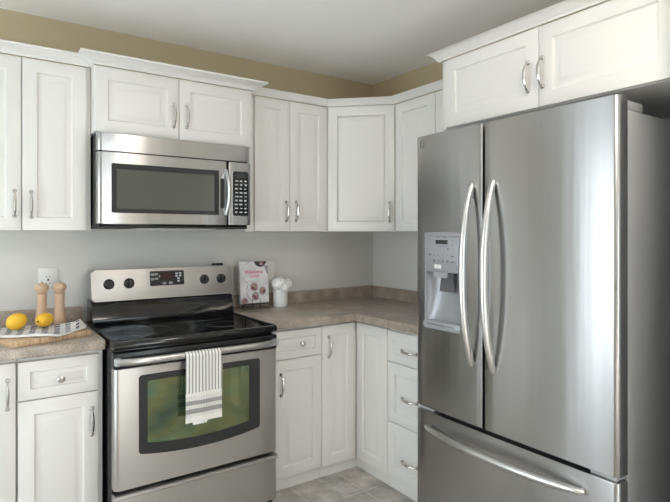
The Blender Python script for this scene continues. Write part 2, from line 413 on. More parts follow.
def panel_bm(x0, x1, z0, z1, y, t=0.019, m=0.057):
    """one-piece moulded door or drawer front with a routed raised panel; front plane at y, thickness behind it"""
    bm = B(); w, h = x1-x0, z1-z0
    m = min(m, 0.27*min(w, h)); k = min(1.0, min(w, h)/0.2)
    rings = [(0.0, t), (0.0, 0.004), (0.0012, 0.0012), (0.004, 0.0), (m, 0.0), (m+0.003, 0.0065), (m+0.005, 0.0090), (m+0.009, 0.0090), (m+0.009+0.022*k, 0.0025), (m+0.009+0.025*k, 0.0010), (m+0.009+0.028*k, 0.0008)]
    prev = None
    for ins, d in rings:
        ring = [bm.verts.new((px, y+d, pz)) for px, pz in ((x0+ins, z0+ins), (x1-ins, z0+ins), (x1-ins, z1-ins), (x0+ins, z1-ins))]
        if prev:
            for i in range(4): bm.faces.new((prev[i], prev[(i+1) % 4], ring[(i+1) % 4], ring[i]))
        else: bm.faces.new(list(reversed(ring)))
        prev = ring
    bm.faces.new(prev)
    return bm
def crown_bm(pts, z0, h=0.042, p=0.050):
    """moulding swept along pts [(x, y, outward-normal-mitre)...]; profile of (out, up)"""
    prof = [(0.0, 0.0), (0.006, 0.0), (0.008, 0.007), (0.016, 0.012), (0.022, 0.020), (0.036, 0.028), (0.042, 0.031), (p, 0.033), (p, h), (0.0, h)]
    bm = B(); rows = []
    for x, y, nx, ny in pts:
        rows.append([bm.verts.new((x+nx*a, y+ny*a, z0+c)) for a, c in prof])
    N = len(prof)
    for A, C in zip(rows, rows[1:]):
        for i in range(N): bm.faces.new((A[i], A[(i+1) % N], C[(i+1) % N], C[i]))
    bm.faces.new(rows[0]); bm.faces.new(list(reversed(rows[-1])))
    return bm

def cabinet(name, label, x0, x1, z0, z1, depth, face, fronts, rot=0.0, plinth=None, crown=None, cat='cabinet', group=None, body=None):
    """x along the wall, y from the wall (negative into the room). fronts: (kind, x0, x1, z0, z1, hw, hx, hz)"""
    loc = Matrix.Rotation(rot, 3, 'Z') @ Vector(((x0+x1)/2, -depth/2, z0))
    t = Thing(name, label, cat, loc, rot, group, org=((x0+x1)/2, -depth/2, z0))
    t.part('carcass', body or box(B(), x0, x1, -depth, -0.003, z0 + (0 if not plinth else plinth[0]), z1, 0.001, 1), 'white')
    if plinth:
        ph, py, pa, pb = plinth
        t.part('plinth', box(B(), pa, pb, py, py+0.016, z0+0.0005, z0+ph, 0.0), 'white')
    for kind, a, c, d, e, hw, hx, hz in fronts:
        f = t.part(kind, panel_bm(a, c, d, e, face), 'white')
        if hw == 'v': t.shared('handle', PULL, (hx, face, hz), (0, 0, 0), f).location = Vector((hx, face, hz))+t.sh
        elif hw == 'h': t.shared('handle', PULL, (hx, face, hz), (0, PI/2, 0), f)
        elif hw == 'k': t.shared('knob', KNOB, (hx, face, hz), (0, 0, 0), f)
    if crown: t.part('crown_moulding', crown_bm(*crown), 'white')
    return t

# --- wall cabinets on the back wall
UB, UF = 1.387, -0.342
cabinet('wall_cabinet', 'tall white two-door wall cabinet at far left, above the lemons and cutting board', -2.522, -1.9735, UB-0.001, 2.158, 0.321, UF,
        [('door', -2.518, -2.2585, UB, 2.152, 'v', -2.284, 1.504), ('door', -2.2555, -1.9965, UB, 2.152, 'v', -2.221, 1.502)],
        crown=([(-2.60, -0.342, 0, -1), (-1.985, -0.342, 0, -1)], 2.156))
cabinet('wall_cabinet', 'short white two-door wall cabinet directly above the microwave', -1.9725, -1.1780, 1.8440, 2.158, 0.389, -0.410,
        [('door', -1.9715, -1.5795, 1.8450, 2.1515, 'v', -1.606, 1.9645), ('door', -1.5765, -1.1795, 1.8450, 2.1515, 'v', -1.541, 1.967)],
        crown=([(-1.9725, -0.3435, -1.36, 0), (-1.9725, -0.410, -1.36, -1.3), (-1.1780, -0.410, 1.36, -1.3), (-1.1780, -0.3435, 1.36, 0)], 2.155))
xd = 0.6357
k = math.tan(PI/8)
cabinet('wall_cabinet', 'white two-door wall cabinet right of the microwave, above the cookbook', -1.1765, -xd-0.001, UB-0.001, 2.157, 0.321, UF,
        [('door', -1.126, -0.9005, UB, 2.151, 'v', -0.926, 1.503), ('door', -0.8980, -xd-0.0025, UB, 2.151, 'v', -0.860, 1.507)],
        crown=([(-1.165, UF, 0, -1), (-xd, UF, -k, -1)], 2.155, 0.034))
# diagonal corner cabinet
s2 = math.sqrt(0.5)
cl = Vector((-(xd+0.342)/2, -(xd+0.342)/2, UB))          # middle of the diagonal face
t = Thing('corner_wall_cabinet', 'white single-door wall cabinet set diagonally across the corner', 'cabinet', cl, -PI/4, org=(0, 0, UB))
Ri = Matrix.Rotation(PI/4, 3, 'Z')
hw_ = s2*(xd-0.342)
pts = []
for wx, wy in ((-xd+0.0005, -0.003), (-xd+0.0005, -0.327), (-0.327, -xd+0.0005), (-0.003, -xd+0.0005), (-0.003, -0.003)):
    v = Ri @ (Vector((wx, wy, 0))-Vector((cl.x, cl.y, 0))); pts.append((v.x, v.y+0.0))
t.part('carcass', prism(B(), pts, 'z', UB-0.001, 2.157), 'white')
hw_ -= 0.003
f = t.part('door', panel_bm(-hw_, hw_, UB, 2.151, -0.0012, 0.009), 'white')
t.shared('handle', PULL, (hw_-0.030, -0.0012, 1.503), parent=f)
kk = math.tan(PI/8)
t.part('crown_moulding', crown_bm([(-hw_-0.003, 0, kk, -1), (hw_+0.003, 0, -kk, -1)], 2.155, 0.034), 'white')
# right wall (local x runs from the corner towards the camera)
RW = -PI/2
cabinet('wall_cabinet', 'white wall cabinet on the right wall between corner unit and fridge cabinet', xd+0.001, 1.2585, UB-0.001, 2.157, 0.321, UF,
        [('door', xd+0.0025, 0.967, UB, 2.151, None, 0, 0), ('door', 0.9705, 1.256, UB, 2.151, None, 0, 0)], RW,
        crown=([(xd, UF, k, -1), (1.2585, UF, 0, -1)], 2.155, 0.034))
cabinet('wall_cabinet', 'deep white two-door cabinet mounted above the stainless fridge', 1.2600, 2.300, 1.866, 2.190, 0.587, -0.608,
        [('door', 1.296, 1.7895, 1.868, 2.184, 'v', 1.746, 1.997), ('door', 1.7925, 2.286, 1.868, 2.184, 'v', 1.809, 2.001)], RW,
        crown=([(1.2600, -0.40, -0.75, 0), (1.2600, -0.608, -0.75, -1), (2.300, -0.608, 0, -1)], 2.187, 0.034))

# --- base cabinets
BF, BT = -0.578, 0.8715
cabinet('base_cabinet', 'white base cabinet at far left edge, tall door with vertical handle', -2.720, -2.2905, 0, BT, 0.558, BF,
        [('door', -2.700, -2.2935, 0.068, 0.854, 'v', -2.322, 0.7305)], plinth=(0.065, -0.552, -2.720, -2.2905))
cabinet('base_cabinet', 'white base cabinet with knobbed drawer over a door, left of the oven', -2.2885, -1.9665, 0, BT, 0.558, BF,
        [('drawer', -2.2855, -1.9860, 0.6955, 0.8525, 'k', -2.133, 0.769), ('door', -2.2855, -1.9860, 0.068, 0.6920, 'v', -2.013, 0.564)],
        plinth=(0.065, -0.552, -2.2885, -1.9665))
cabinet('base_cabinet', 'white base cabinet with knobbed drawer over a door, right of the oven', -1.1860, -0.8300, 0, BT, 0.558, BF,
        [('drawer', -1.130, -0.8315, 0.7015, 0.853, 'k', -0.963, 0.776), ('door', -1.130, -0.8315, 0.070, 0.6975, 'v', -1.089, 0.569)],
        plinth=(0.066, -0.552, -1.1860, -0.8300))
# corner base unit with two tall doors meeting at the inner corner
t = Thing('corner_base_cabinet', 'white L-shaped corner base cabinet with two tall doors meeting inward', 'cabinet', (-0.41, -0.41, 0))
L_ = [(-0.8285, -0.003), (-0.8285, -0.558), (-0.572, -0.558), (-0.572, -0.8590), (-0.003, -0.8590), (-0.003, -0.003)]
t.part('carcass', prism(B(), L_, 'z', 0.066, BT), 'white')
P_ = [(-0.8285, -0.552), (-0.8285, -0.536), (-0.550, -0.536), (-0.550, -0.8590), (-0.566, -0.8590), (-0.566, -0.552)]
t.part('plinth', prism(B(), P_, 'z', 0.0005, 0.066), 'white')
f = t.part('door', panel_bm(-0.8275, -0.5935, 0.068, 0.857, BF), 'white')
t.shared('handle', PULL, (-0.784, BF, 0.735), parent=f)
bm = panel_bm(0.580, 0.8575, 0.068, 0.857, -0.592)
bm.transform(Matrix.Rotation(RW, 4, 'Z'))
t.part('door', bm, 'white')
cabinet('drawer_base_cabinet', 'white base cabinet of three drawers beside the fridge', 0.8605, 1.2280, 0, BT, 0.572, -0.592,
        [('drawer', 0.8620, 1.2150, 0.6890, 0.853, 'h', 1.035, 0.762), ('drawer', 0.8620, 1.2150, 0.3665, 0.6850, 'h', 1.037, 0.515), ('drawer', 0.8620, 1.2150, 0.068, 0.3625, 'h', 1.037, 0.192)],
        RW, plinth=(0.066, -0.566, 0.8605, 1.2280))

# --- worktops with upstand
CT, CB = 0.915, 0.8725
t = Thing('worktop', 'short brown-grey laminate worktop at left under cutting board and lemons', 'worktop', (-2.34, -0.3, CB))
t.part('counter', box(B(), -2.740, -1.9630, -0.611, -0.003, CB, CT, 0.006, 3), 'laminate')
t.part('upstand', box(B(), -2.740, -1.9630, -0.023, -0.003, CT, 0.994, 0.004, 2), 'laminate')
t = Thing('worktop', 'L-shaped brown-grey laminate worktop in the corner under the cookbook', 'worktop', (-0.5, -0.5, CB))
Lw = [(-1.1855, -0.003), (-1.1855, -0.611), (-0.625, -0.611), (-0.625, -1.2330), (-0.003, -1.2330), (-0.003, -0.003)]
t.part('counter', prism(B(), Lw, 'z', CB, CT, 0.006, 3), 'laminate')
Lu = [(-1.1855, -0.003), (-1.1855, -0.023), (-0.023, -0.023), (-0.023, -1.2330), (-0.003, -1.2330), (-0.003, -0.003)]
t.part('upstand', prism(B(), Lu, 'z', CT, 0.994, 0.004, 2), 'laminate')

# ---------------------------------------------------------------- microwave
t = Thing('microwave', 'stainless over-range microwave with dark window and black keypad', 'microwave', (-1.615, -0.26, 1.405))
X0, X1, YF = -1.9675, -1.2010, -0.445
t.part('case', box(B(), X0+0.002, X1-0.002, YF+0.040, -0.004, 1.408, 1.840, 0.003), 'black')
def face_slab(x0, x1, z0, z1, yf, t_=0.035, r=0.010, bulge=0.004):
    """slab whose vertical edges are rounded"""
    pts = [(x0, yf+t_), (x0, yf+r)]
    for i in range(1, 6):
        a = PI/2*i/5; pts.append((x0+r-r*math.cos(a), yf+r-r*math.sin(a)))
    for i in range(1, 5):
        pts.append((x0+r+(x1-x0-2*r)*i/5, yf))
    for i in range(0, 6):
        a = PI/2*i/5; pts.append((x1-r+r*math.sin(a), yf+r-r*math.cos(a)))
    pts.append((x1, yf+t_))
    return prism(B(), pts, 'z', z0, z1, 0.0015, 2)
t.part('vent_panel', face_slab(X0, X1, 1.756, 1.838, YF, 0.038, 0.022), 'steel')
door = t.part('door', face_slab(X0, -1.3290, 1.419, 1.750, YF, 0.038, 0.022), 'steel')
t.part('window_frame', ringprism(B(), rrect(-1.906, -1.382, 1.470, 1.700, 0.006), rrect(-1.884, -1.407, 1.489, 1.674, 0.004), 'y', YF-0.003, YF+0.001), 'matte_black', door)
t.part('window_glass', prism(B(), rrect(-1.885, -1.406, 1.488, 1.675, 0.004), 'y', YF-0.0012, YF+0.001), 'microglass', door)
t.part('handle_recess', prism(B(), rrect(-1.373, -1.354, 1.503, 1.660, 0.008), 'y', YF-0.001, YF+0.002), 'matte_black', door)
bm = B(); path = []
for i in range(25):
    q = -1+2*i/24
    path.append((-1.343+0.006*(1-q*q), YF+0.002-0.030*(1-abs(q)**2.6), 1.590+0.116*q))
tube(bm, path, 0.0105, 14, 0.8, up=Vector((1, 0, 0)))
t.part('handle', bm, 'handle', door)
cp = t.part('control_panel', face_slab(-1.3272, X1, 1.419, 1.750, YF, 0.038, 0.006), 'steel')
kp = t.part('keypad', prism(B(), rrect(-1.3030, -1.2150, 1.468, 1.703, 0.010), 'y', YF-0.003, YF+0.002, 0.001, 1), 'black', cp)
t.part('display', prism(B(), rrect(-1.294, -1.224, 1.667, 1.691, 0.003), 'y', YF-0.0036, YF-0.0028), 'lcd2', cp)
rq = random.Random(11)
for r_ in range(9):
    for c_ in range(3):
        cx_, cz_ = -1.2845+c_*0.0255, 1.652-r_*0.0207
        bm = B(); w_ = rq.uniform(0.006, 0.0095); h_ = rq.uniform(0.0022, 0.0048); cx_ += rq.uniform(-.002, .002)
        prism(bm, rrect(cx_-w_, cx_+w_, cz_-h_, cz_+h_, 0.0025, 2), 'y', YF-0.0037, YF-0.0029)
        t.part('button', bm, 'legend' if (r_*3+c_) % 4 else 'greyplastic', cp)
t.part('underside', box(B(), X0+0.01, X1-0.01, -0.42, -0.02, 1.398, 1.409), 'matte_black')
t.part('lamp_lens', box(B(), -1.790, -1.385, -0.418, -0.30, 1.3925, 1.400, 0.001, 1), 'greyplastic')

# ---------------------------------------------------------------- range
t = Thing('range', 'freestanding stainless electric range with black glass cooktop and striped towel', 'oven', (-1.572, -0.39, 0))
RX0, RX1 = -1.9535, -1.1905
t.part('body', box(B(), RX0+0.003, RX1-0.003, -0.676, -0.035, 0.012, 0.885, 0.003), 'black')
for fx_ in (RX0+0.05, RX1-0.05):
    for fy_ in (-0.62, -0.09): t.part('foot', lathe(B(), [(0.015, 0.0), (0.015, 0.013)], (fx_, fy_, 0.0), 10), 'matte_black')
# cooktop with a raised rim and rounded front lip
ck = t.part('cooktop', prism(B(), [(-0.038, 0.884), (-0.700, 0.884), (-0.714, 0.884), (-0.724, 0.890), (-0.727, 0.900), (-0.725, 0.910), (-0.719, 0.9165), (-0.708, 0.918), (-0.694, 0.915), (-0.038, 0.915)], 'x', RX0, RX1, 0.004, 2), 'blackglass')
for x_ in (RX0, RX1-0.010): t.part('rim', box(B(), x_, x_+0.010, -0.712, -0.185, 0.9145, 0.9185, 0.0015, 2), 'black', ck)
for bx_, by_, br_ in ((-1.755, -0.47, 0.118), (-1.385, -0.52, 0.085), (-1.400, -0.27, 0.100), (-1.775, -0.235, 0.075)):
    c1 = [(bx_+br_*math.cos(2*PI*i/48), by_+br_*math.sin(2*PI*i/48)) for i in range(48)]
    c2 = [(bx_+(br_-0.0028)*math.cos(2*PI*i/48), by_+(br_-0.0028)*math.sin(2*PI*i/48)) for i in range(48)]
    t.part('burner_ring', ringprism(B(), c1, c2, 'z', 0.9149, 0.9153), 'ring', ck)
# backguard
bg = t.part('backguard', prism(B(), [(-0.037, 0.9155), (-0.190, 0.9155), (-0.194, 0.925), (-0.190, 0.942), (-0.172, 0.985), (-0.168, 1.018), (-0.150, 1.024), (-0.037, 1.030)], 'x', RX0+0.010, RX1+0.003, 0.003, 2), 'blackglass')
# steel control fascia: rounded ends, slopes back
def fascia_pt(u, v): # u along x, v up 0..1
    return -0.178+0.022*v
FZ0, FZ1 = 1.027, 1.186
def fas(bm, outline, off0, off1):
    v0 = [bm.verts.new((x, fascia_pt(0, (z-FZ0)/(FZ1-FZ0))+off0, z)) for x, z in outline]
    v1 = [bm.verts.new((x, fascia_pt(0, (z-FZ0)/(FZ1-FZ0))+off1, z)) for x, z in outline]
    N = len(outline); f0 = bm.faces.new(v0); bm.faces.new(list(reversed(v1)))
    for i in range(N): bm.faces.new((v0[i], v1[i], v1[(i+1) % N], v0[(i+1) % N]))
    return f0
bm = B(); f0 = fas(bm, rrect(RX0+0.009, RX1+0.005, FZ0, FZ1, 0.014), 0.0, 0.060)
bmesh.ops.bevel(bm, geom=list(f0.edges), offset=0.008, segments=3, profile=0.5, affect='EDGES')
fa = t.part('control_fascia', bm, 'steel_range', bg)
t.part('fascia_back', box(B(), RX0+0.022, RX1-0.008, -0.120, -0.037, 1.03, 1.178, 0.004), 'matte_black', bg)
for a_, c_ in ((-1.268, -1.245), (-1.238, -1.208)): t.part('rear_vent', box(B(), a_, c_, -0.085, -0.05, 1.179, 1.1985, 0.003), 'matte_black', bg)
for kx, kz in ((-1.862, 1.1135), (-1.763, 1.1135), (-1.356, 1.1155), (-1.257, 1.1160)):
    ky = fascia_pt(0, (kz-FZ0)/(FZ1-FZ0))
    kb = t.part('burner_knob', lathe(B(), [(0.0001, 0.002), (0.0265, 0.002), (0.0265, -0.004), (0.0225, -0.006), (0.0215, -0.020), (0.019, -0.0225), (0.0001, -0.0225)], (kx, ky, kz), 26, 'y', False), 'black')
    t.part('knob_grip', box(B(), kx-0.0052, kx+0.0052, ky-0.030, ky-0.0222, kz-0.019, kz+0.019, 0.002), 'matte_black', kb)
    t.part('bezel', ringprism(B(), [(kx+0.0295*math.cos(2*PI*i/28), kz+0.0295*math.sin(2*PI*i/28)) for i in range(28)], [(kx+0.0268*math.cos(2*PI*i/28), kz+0.0268*math.sin(2*PI*i/28)) for i in range(28)], 'y', ky-0.0035, ky+0.002), 'nickel', kb)
bm = B(); fas(bm, rrect(-1.656, -1.472, 1.093, 1.171, 0.006), -0.0025, 0.002)
dp = t.part('clock_panel', bm, 'black', bg)
bm = B(); fas(bm, rrect(-1.600, -1.534, 1.125, 1.160, 0.002), -0.0032, -0.002); t.part('display', bm, 'lcd', dp)
for a_, c_, d_, e_ in ((-1.652, -1.634, 1.147, 1.159), (-1.631, -1.613, 1.149, 1.161), (-1.652, -1.634, 1.123, 1.135), (-1.631, -1.613, 1.125, 1.137),
                       (-1.590, -1.571, 1.099, 1.111), (-1.556, -1.537, 1.100, 1.112)):
    bm = B(); oo, ii = rrect(a_, c_, d_, e_, 0.004, 3), rrect(a_+0.002, c_-0.002, d_+0.002, e_-0.002, 0.003, 3)
    ky = fascia_pt(0, ((d_+e_)/2-FZ0)/(FZ1-FZ0)); ringprism(bm, oo, ii, 'y', ky-0.0036, ky-0.0015)
    box(bm, a_+0.005, c_-0.005, ky-0.0036, ky-0.0015, d_+0.004, e_-0.005); t.part('button', bm, 'legend', bg)
for a_, d_ in ((-1.513, 1.150), (-1.493, 1.151), (-1.513, 1.137), (-1.493, 1.138), (-1.503, 1.124), (-1.503, 1.110)):
    ky = fascia_pt(0, (d_+0.005-FZ0)/(FZ1-FZ0)); bm = prism(B(), rrect(a_-0.0065, a_+0.0065, d_, d_+0.009, 0.003, 3), 'y', ky-0.0036, ky-0.0015); t.part('button', bm, 'legend', bg)
ky = fascia_pt(0, (1.143-FZ0)/(FZ1-FZ0)); bm = prism(B(), [(-1.610, 1.143), (-1.603, 1.137), (-1.603, 1.149)], 'y', ky-0.0036, ky-0.0015)
t.part('arrow_mark', bm, 'legend', bg)
# door
DY = -0.728
dr = t.part('oven_door', face_slab(RX0, RX1, 0.2985, 0.8050, DY, 0.048, 0.020), 'steel_range')
t.part('door_top_trim', box(B(), RX0, RX1, -0.722, -0.680, 0.8060, 0.8720, 0.004), 'black', dr)
def win_outline(x0, x1, zt, zb, sag, r=0.014, nb=14):
    pts = []
    for i in range(5):
        a = PI/2*i/4; pts.append((x1-r+r*math.cos(a), zt-r+r*math.sin(a)))
    for i in range(5):
        a = PI/2+PI/2*i/4; pts.append((x0+r+r*math.cos(a), zt-r+r*math.sin(a)))
    pts.append((x0, zb+r)); pts.append((x0+r*0.35, zb+r*0.35-0.001))
    for i in range(nb+1):
        q = -1+2*i/nb; xx = (x0+x1)/2+q*((x1-x0)/2-r); pts.append((xx, zb-sag*(1-q*q)))
    pts.append((x1-r*0.35, zb+r*0.35-0.001)); pts.append((x1, zb+r))
    return pts
t.part('window_frame', ringprism(B(), win_outline(-1.855, -1.288, 0.770, 0.434, 0.024), win_outline(-1.819, -1.345, 0.743, 0.477, 0.018, 0.006), 'y', DY-0.0025, DY+0.002), 'matte_black', dr)
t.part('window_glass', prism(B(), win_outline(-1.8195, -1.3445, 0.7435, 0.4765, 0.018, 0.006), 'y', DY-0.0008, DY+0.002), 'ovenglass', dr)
bm = B(); path = []
for i in range(31):
    q = -1+2*i/30
    path.append(((RX0+RX1)/2+q*0.366, DY-0.008-0.030*(1-abs(q)**8), 0.838))
tube(bm, path, 0.0125, 16, 1.25, up=Vector((0, 0, 1)))
hb = t.part('door_handle', bm, 'steel_x', dr)
for x_ in (RX0+0.001, RX1-0.027): t.part('handle_end_cap', box(B(), x_, x_+0.026, DY-0.020, -0.715, 0.822, 0.854, 0.006), 'greyplastic', dr, label='grey plastic end cap of the oven door handle')
# storage drawer
sd = t.part('storage_drawer', face_slab(RX0, RX1, 0.062, 0.2720, DY, 0.048, 0.020), 'steel_range')
t.part('drawer_lip', prism(B(), [(DY+0.03, 0.268), (DY-0.004, 0.262), (DY-0.010, 0.268), (DY-0.009, 0.276), (DY-0.002, 0.281), (DY+0.03, 0.283)], 'x', RX0+0.001, RX1-0.001, 0.001, 1), 'steel_x', sd)
t.part('kick_panel', box(B(), RX0+0.01, RX1-0.01, -0.66, -0.64, 0.012, 0.075), 'matte_black')

# towel over the oven door handle
def oven_towel():
    w0, w1 = -1.6715, -1.5085
    front_len, back_len, arc = 0.293, 0.20, PI*0.020
    total = front_len+back_len+arc; R_ = 0.019; yc, zc = DY-0.0385, 0.838
    def fn(u, v):
        s = v*total; x = w0+(w1-w0)*u
        wav = 0.0025*math.sin(u*9.5+0.4)*min(1, max(0, (front_len-s)/front_len))
        if s < front_len:
            d = front_len-s; q = d/front_len
            return (x+0.006*q*(0.5-u)*-0.5, yc-R_-0.002+wav-0.001*q, zc-d+0.007*q*(u-0.5)*0.0)
        if s < front_len+arc:
            a = PI*(s-front_len)/arc; return (x, yc-R_*math.cos(a), zc+0.0135*math.sin(a))
        d = s-front_len-arc
        return (x+0.003+min(0.018, d*0.4), yc+R_, zc-d)
    bm = B(); grid(bm, fn, 24, 90, True)
    o = link_mesh('kitchen_towel', bm, 'oventowel', angle=180); solidify(o, 0.004, 0)
    return o
o = oven_towel(); o.location = (0, 0, 0)
tag(o, 'white kitchen towel with thin grey stripes hanging over the oven handle', 'towel')
bm = B()
rnd = random.Random(3)
for i in range(40):
    x = -1.636+0.060*i/39
    tube(bm, [(x, DY-0.062, 0.5455), (x+rnd.uniform(-0.002, 0.002), DY-0.062+rnd.uniform(-0.002, 0.002), 0.539-rnd.uniform(0.0, 0.006))], 0.0009, 4)
fo = link_mesh('care_tag', box(bm, -1.642, -1.596, DY-0.064, DY-0.0615, 0.536, 0.548), 'petal', o)

# ---------------------------------------------------------------- refrigerator
t = Thing('refrigerator', 'large stainless french-door refrigerator with water dispenser and bottom freezer', 'refrigerator', (-0.37, -1.718, 0))
FY0, FY1, FX = -2.173, -1.248, -0.747      # y of right end, left end, door face
t.part('body', box(B(), -0.672, -0.03, FY0+0.011, FY1-0.011, 0.02, 1.779, 0.004), 'fridge_side')
t.part('gasket', box(B(), -0.690, -0.671, FY0+0.022, FY1-0.022, 0.10, 1.772), 'gasket')
t.part('base_grille', box(B(), -0.70, -0.66, FY0+0.02, FY1-0.02, 0.012, 0.075), 'darkplastic')
for y_ in (FY0+0.08, FY1-0.08):
    for x_ in (-0.64, -0.08): t.part('foot', lathe(B(), [(0.02, 0), (0.02, 0.021)], (x_, y_, 0), 10), 'matte_black')
def fr_front(y0, y1, z0, z1, r0=0.012, r1=0.012, bev=0.004):
    """door slab seen from above: faces -x, rounded outer edges, faintly bowed over the whole fridge width"""
    def bow(y): 
        q = (y-(FY0+FY1)/2)/((FY1-FY0)/2); return FX-0.005*(1-q*q)+0.001
    pts = [(-0.690, y0)]
    for i in range(6):
        a = PI/2*i/5; pts.append((bow(y0)+r0-r0*math.sin(a), y0+r0-r0*math.cos(a)))
    for i in range(1, 12):
        y = y0+r0+(y1-y0-r0-r1)*i/12; pts.append((bow(y), y))
    for i in range(6):
        a = PI/2*i/5; pts.append((bow(y1)+r1-r1*math.cos(a), y1-r1+r1*math.sin(a)))
    pts.append((-0.690, y1))
    return prism(B(), pts, 'z', z0, z1, bev, 2)
YG = -1.640
ld = link_mesh('door', fr_front(YG+0.0065, FY1, 0.590, 1.816, 0.003, 0.012, 0.002), 'steel')
cut(ld, box(B(), -0.90, -0.692+0.0, -1.5300, -1.3200, 0.955, 1.373))
bmm = bmesh.new(); bmm.from_mesh(ld.data); bpy.data.objects.remove(ld)
ld = t.part('door', bmm, 'steel')
rd = t.part('door', fr_front(FY0, YG-0.0065, 0.590, 1.816, 0.020, 0.003, 0.002), 'steel')
fd = t.part('freezer_drawer', fr_front(FY0, FY1, 0.080, 0.5720, 0.020, 0.012, 0.006), 'steel')
t.part('hinge_cover', box(B(), -0.722, -0.562, FY0+0.012, FY0+0.095, 1.7795, 1.811, 0.005), 'greyplastic')
t.part('hinge_cover', box(B(), -0.722, -0.562, FY1-0.095, FY1-0.012, 1.7795, 1.811, 0.005), 'greyplastic')
for y_, s_ in ((FY0, 1), (FY1, -1)):
    a_, c_ = sorted((y_+s_*0.012, y_+s_*0.10)); t.part('hinge', box(B(), -0.735, -0.672, a_, c_, 0.5735, 0.588, 0.002), 'greyplastic')
def fr_handle(y, z0, z1, bow=0.058):
    bm = B(); path, rad = [], []
    for i in range(41):
        q = -1+2*i/40
        path.append((FX-0.004-0.006-bow*(1-abs(q)**2.3), y, (z0+z1)/2+(z1-z0)/2*q)); rad.append(0.0125+0.0035*(1-q*q) if abs(q) < 0.98 else 0.008)
    tube(bm, path, rad, 16, 0.95, up=Vector((0, 1, 0)))
    for z_ in (z0+0.012, z1-0.012): tube(bm, [(FX+0.002, y, z_), (FX-0.016, y, z_)], 0.0085, 10)
    return bm
t.part('handle', fr_handle(-1.586, 0.833, 1.575), 'handle', ld)
t.part('handle', fr_handle(-1.693, 0.826, 1.580), 'handle', rd)
bm = B(); path, rad = [], []
for i in range(41):
    q = -1+2*i/40
    path.append((FX-0.012-0.050*(1-abs(q)**2.4), -1.694+0.372*q, 0.508-0.0)); rad.append(0.0125+0.0035*(1-q*q) if abs(q) < 0.98 else 0.008)
tube(bm, path, rad, 16, 0.95)
for q in (-0.97, 0.97): tube(bm, [(FX+0.002, -1.694+0.372*q, 0.508), (FX-0.018, -1.694+0.372*q, 0.508)], 0.0085, 10)
t.part('handle', bm, 'handle', fd)
# small printed badge at the top of the left door
t.part('badge', ringprism(B(), rrect(-1.298, -1.276, 1.764, 1.797, 0.002, 2), rrect(-1.2965, -1.2775, 1.7655, 1.7955, 0.002, 2), 'x', FX-0.002, FX+0.001), 'greylegend', ld)
# dispenser
DX = FX-0.012
dsp = t.part('dispenser', ringprism(B(), rrect(-1.5380, -1.3170, 0.953, 1.376, 0.018), rrect(-1.5230, -1.3270, 0.990, 1.204, 0.004), 'x', DX, FX+0.0005), 'silverplastic', ld)
t.part('control_panel', box(B(), DX-0.002, DX+0.004, -1.5240, -1.3250, 1.2045, 1.360, 0.002), 'silverplastic', dsp)
t.part('panel_hood', box(B(), DX-0.006, FX, -1.5370, -1.3180, 1.3605, 1.3775, 0.005), 'silverplastic', dsp)
def scoop(u, v):   # u across (y), v up (z)
    y = -1.5225+0.1950*u; z = 0.9905+0.2130*v
    q = 2*u-1
    d = 0.052*(1-abs(q)**3.0)**0.6*(0.35+0.65*min(1, v*1.6)**0.8)
    return (DX+0.004+d, y, z)
bm = B(); grid(bm, scoop, 28, 20)
t.part('recess', bm, 'silverplastic', dsp, angle=180)
t.part('spout_block', prism(B(), rrect(-1.455, -1.372, 1.180, 1.2035, 0.006), 'x', DX-0.001, DX+0.040), 'silverplastic', dsp)
t.part('paddle', prism(B(), [(-1.465, 1.178), (-1.395, 1.178), (-1.385, 1.118), (-1.475, 1.118)], 'x', DX+0.020, DX+0.027, 0.002, 1), 'darkplastic', dsp)
t.part('drip_tray', prism(B(), rrect(-1.5350, -1.3200, 0.955, 0.9905, 0.012), 'x', DX-0.012, DX+0.030, 0.004, 2), 'silverplastic', dsp)
t.part('tray_grille', box(B(), DX-0.0128, DX-0.010, -1.500, -1.340, 0.9725, 0.9765), 'darkplastic', dsp)
t.part('display', box(B(), DX-0.0028, DX-0.001, -1.456, -1.386, 1.327, 1.345), 'lcd2', dsp)
bm = B()
for y_, z_, w_, h_ in [(-1.345, 1.343, .006, .004), (-1.345, 1.329, .004, .004), (-1.474, 1.343, .004, .005), (-1.474, 1.325, .004, .006), (-1.449, 1.305, .008, .009), (-1.322, 1.305, .004, .003),
                       (-1.343, 1.280, .012, .009), (-1.368, 1.279, .005, .005), (-1.393, 1.278, .005, .005), (-1.420, 1.278, .004, .003), (-1.447, 1.278, .003, .003), (-1.475, 1.275, .018, .006),
                       (-1.345, 1.258, .004, .006), (-1.368, 1.253, .011, .014), (-1.393, 1.254, .006, .010), (-1.420, 1.251, .009, .013), (-1.446, 1.252, .014, .009), (-1.475, 1.251, .020, .006),
                       (-1.325, 1.245, .004, .006), (-1.325, 1.232, .004, .006), (-1.498, 1.233, .006, .006), (-1.498, 1.222, .006, .006), (-1.393, 1.240, .006, .003),
                       (-1.393, 1.356, .020, .003), (-1.432, 1.356, .018, .003), (-1.400, 1.317, .030, .002), (-1.435, 1.317, .022, .002)]:
    t.part('printed_mark', box(B(), DX-0.0026, DX-0.001, y_-0.009-w_/2, y_-0.009+w_/2, z_-h_/2, z_+h_/2), 'greylegend', dsp)
bm = B(); box(bm, DX-0.0027, DX-0.001, -1.419, -1.378, 1.220, 1.237, 0.0005, 1)
t.part('button', bm, 'white_plastic', dsp, label='pale pill-shaped dispenser button')

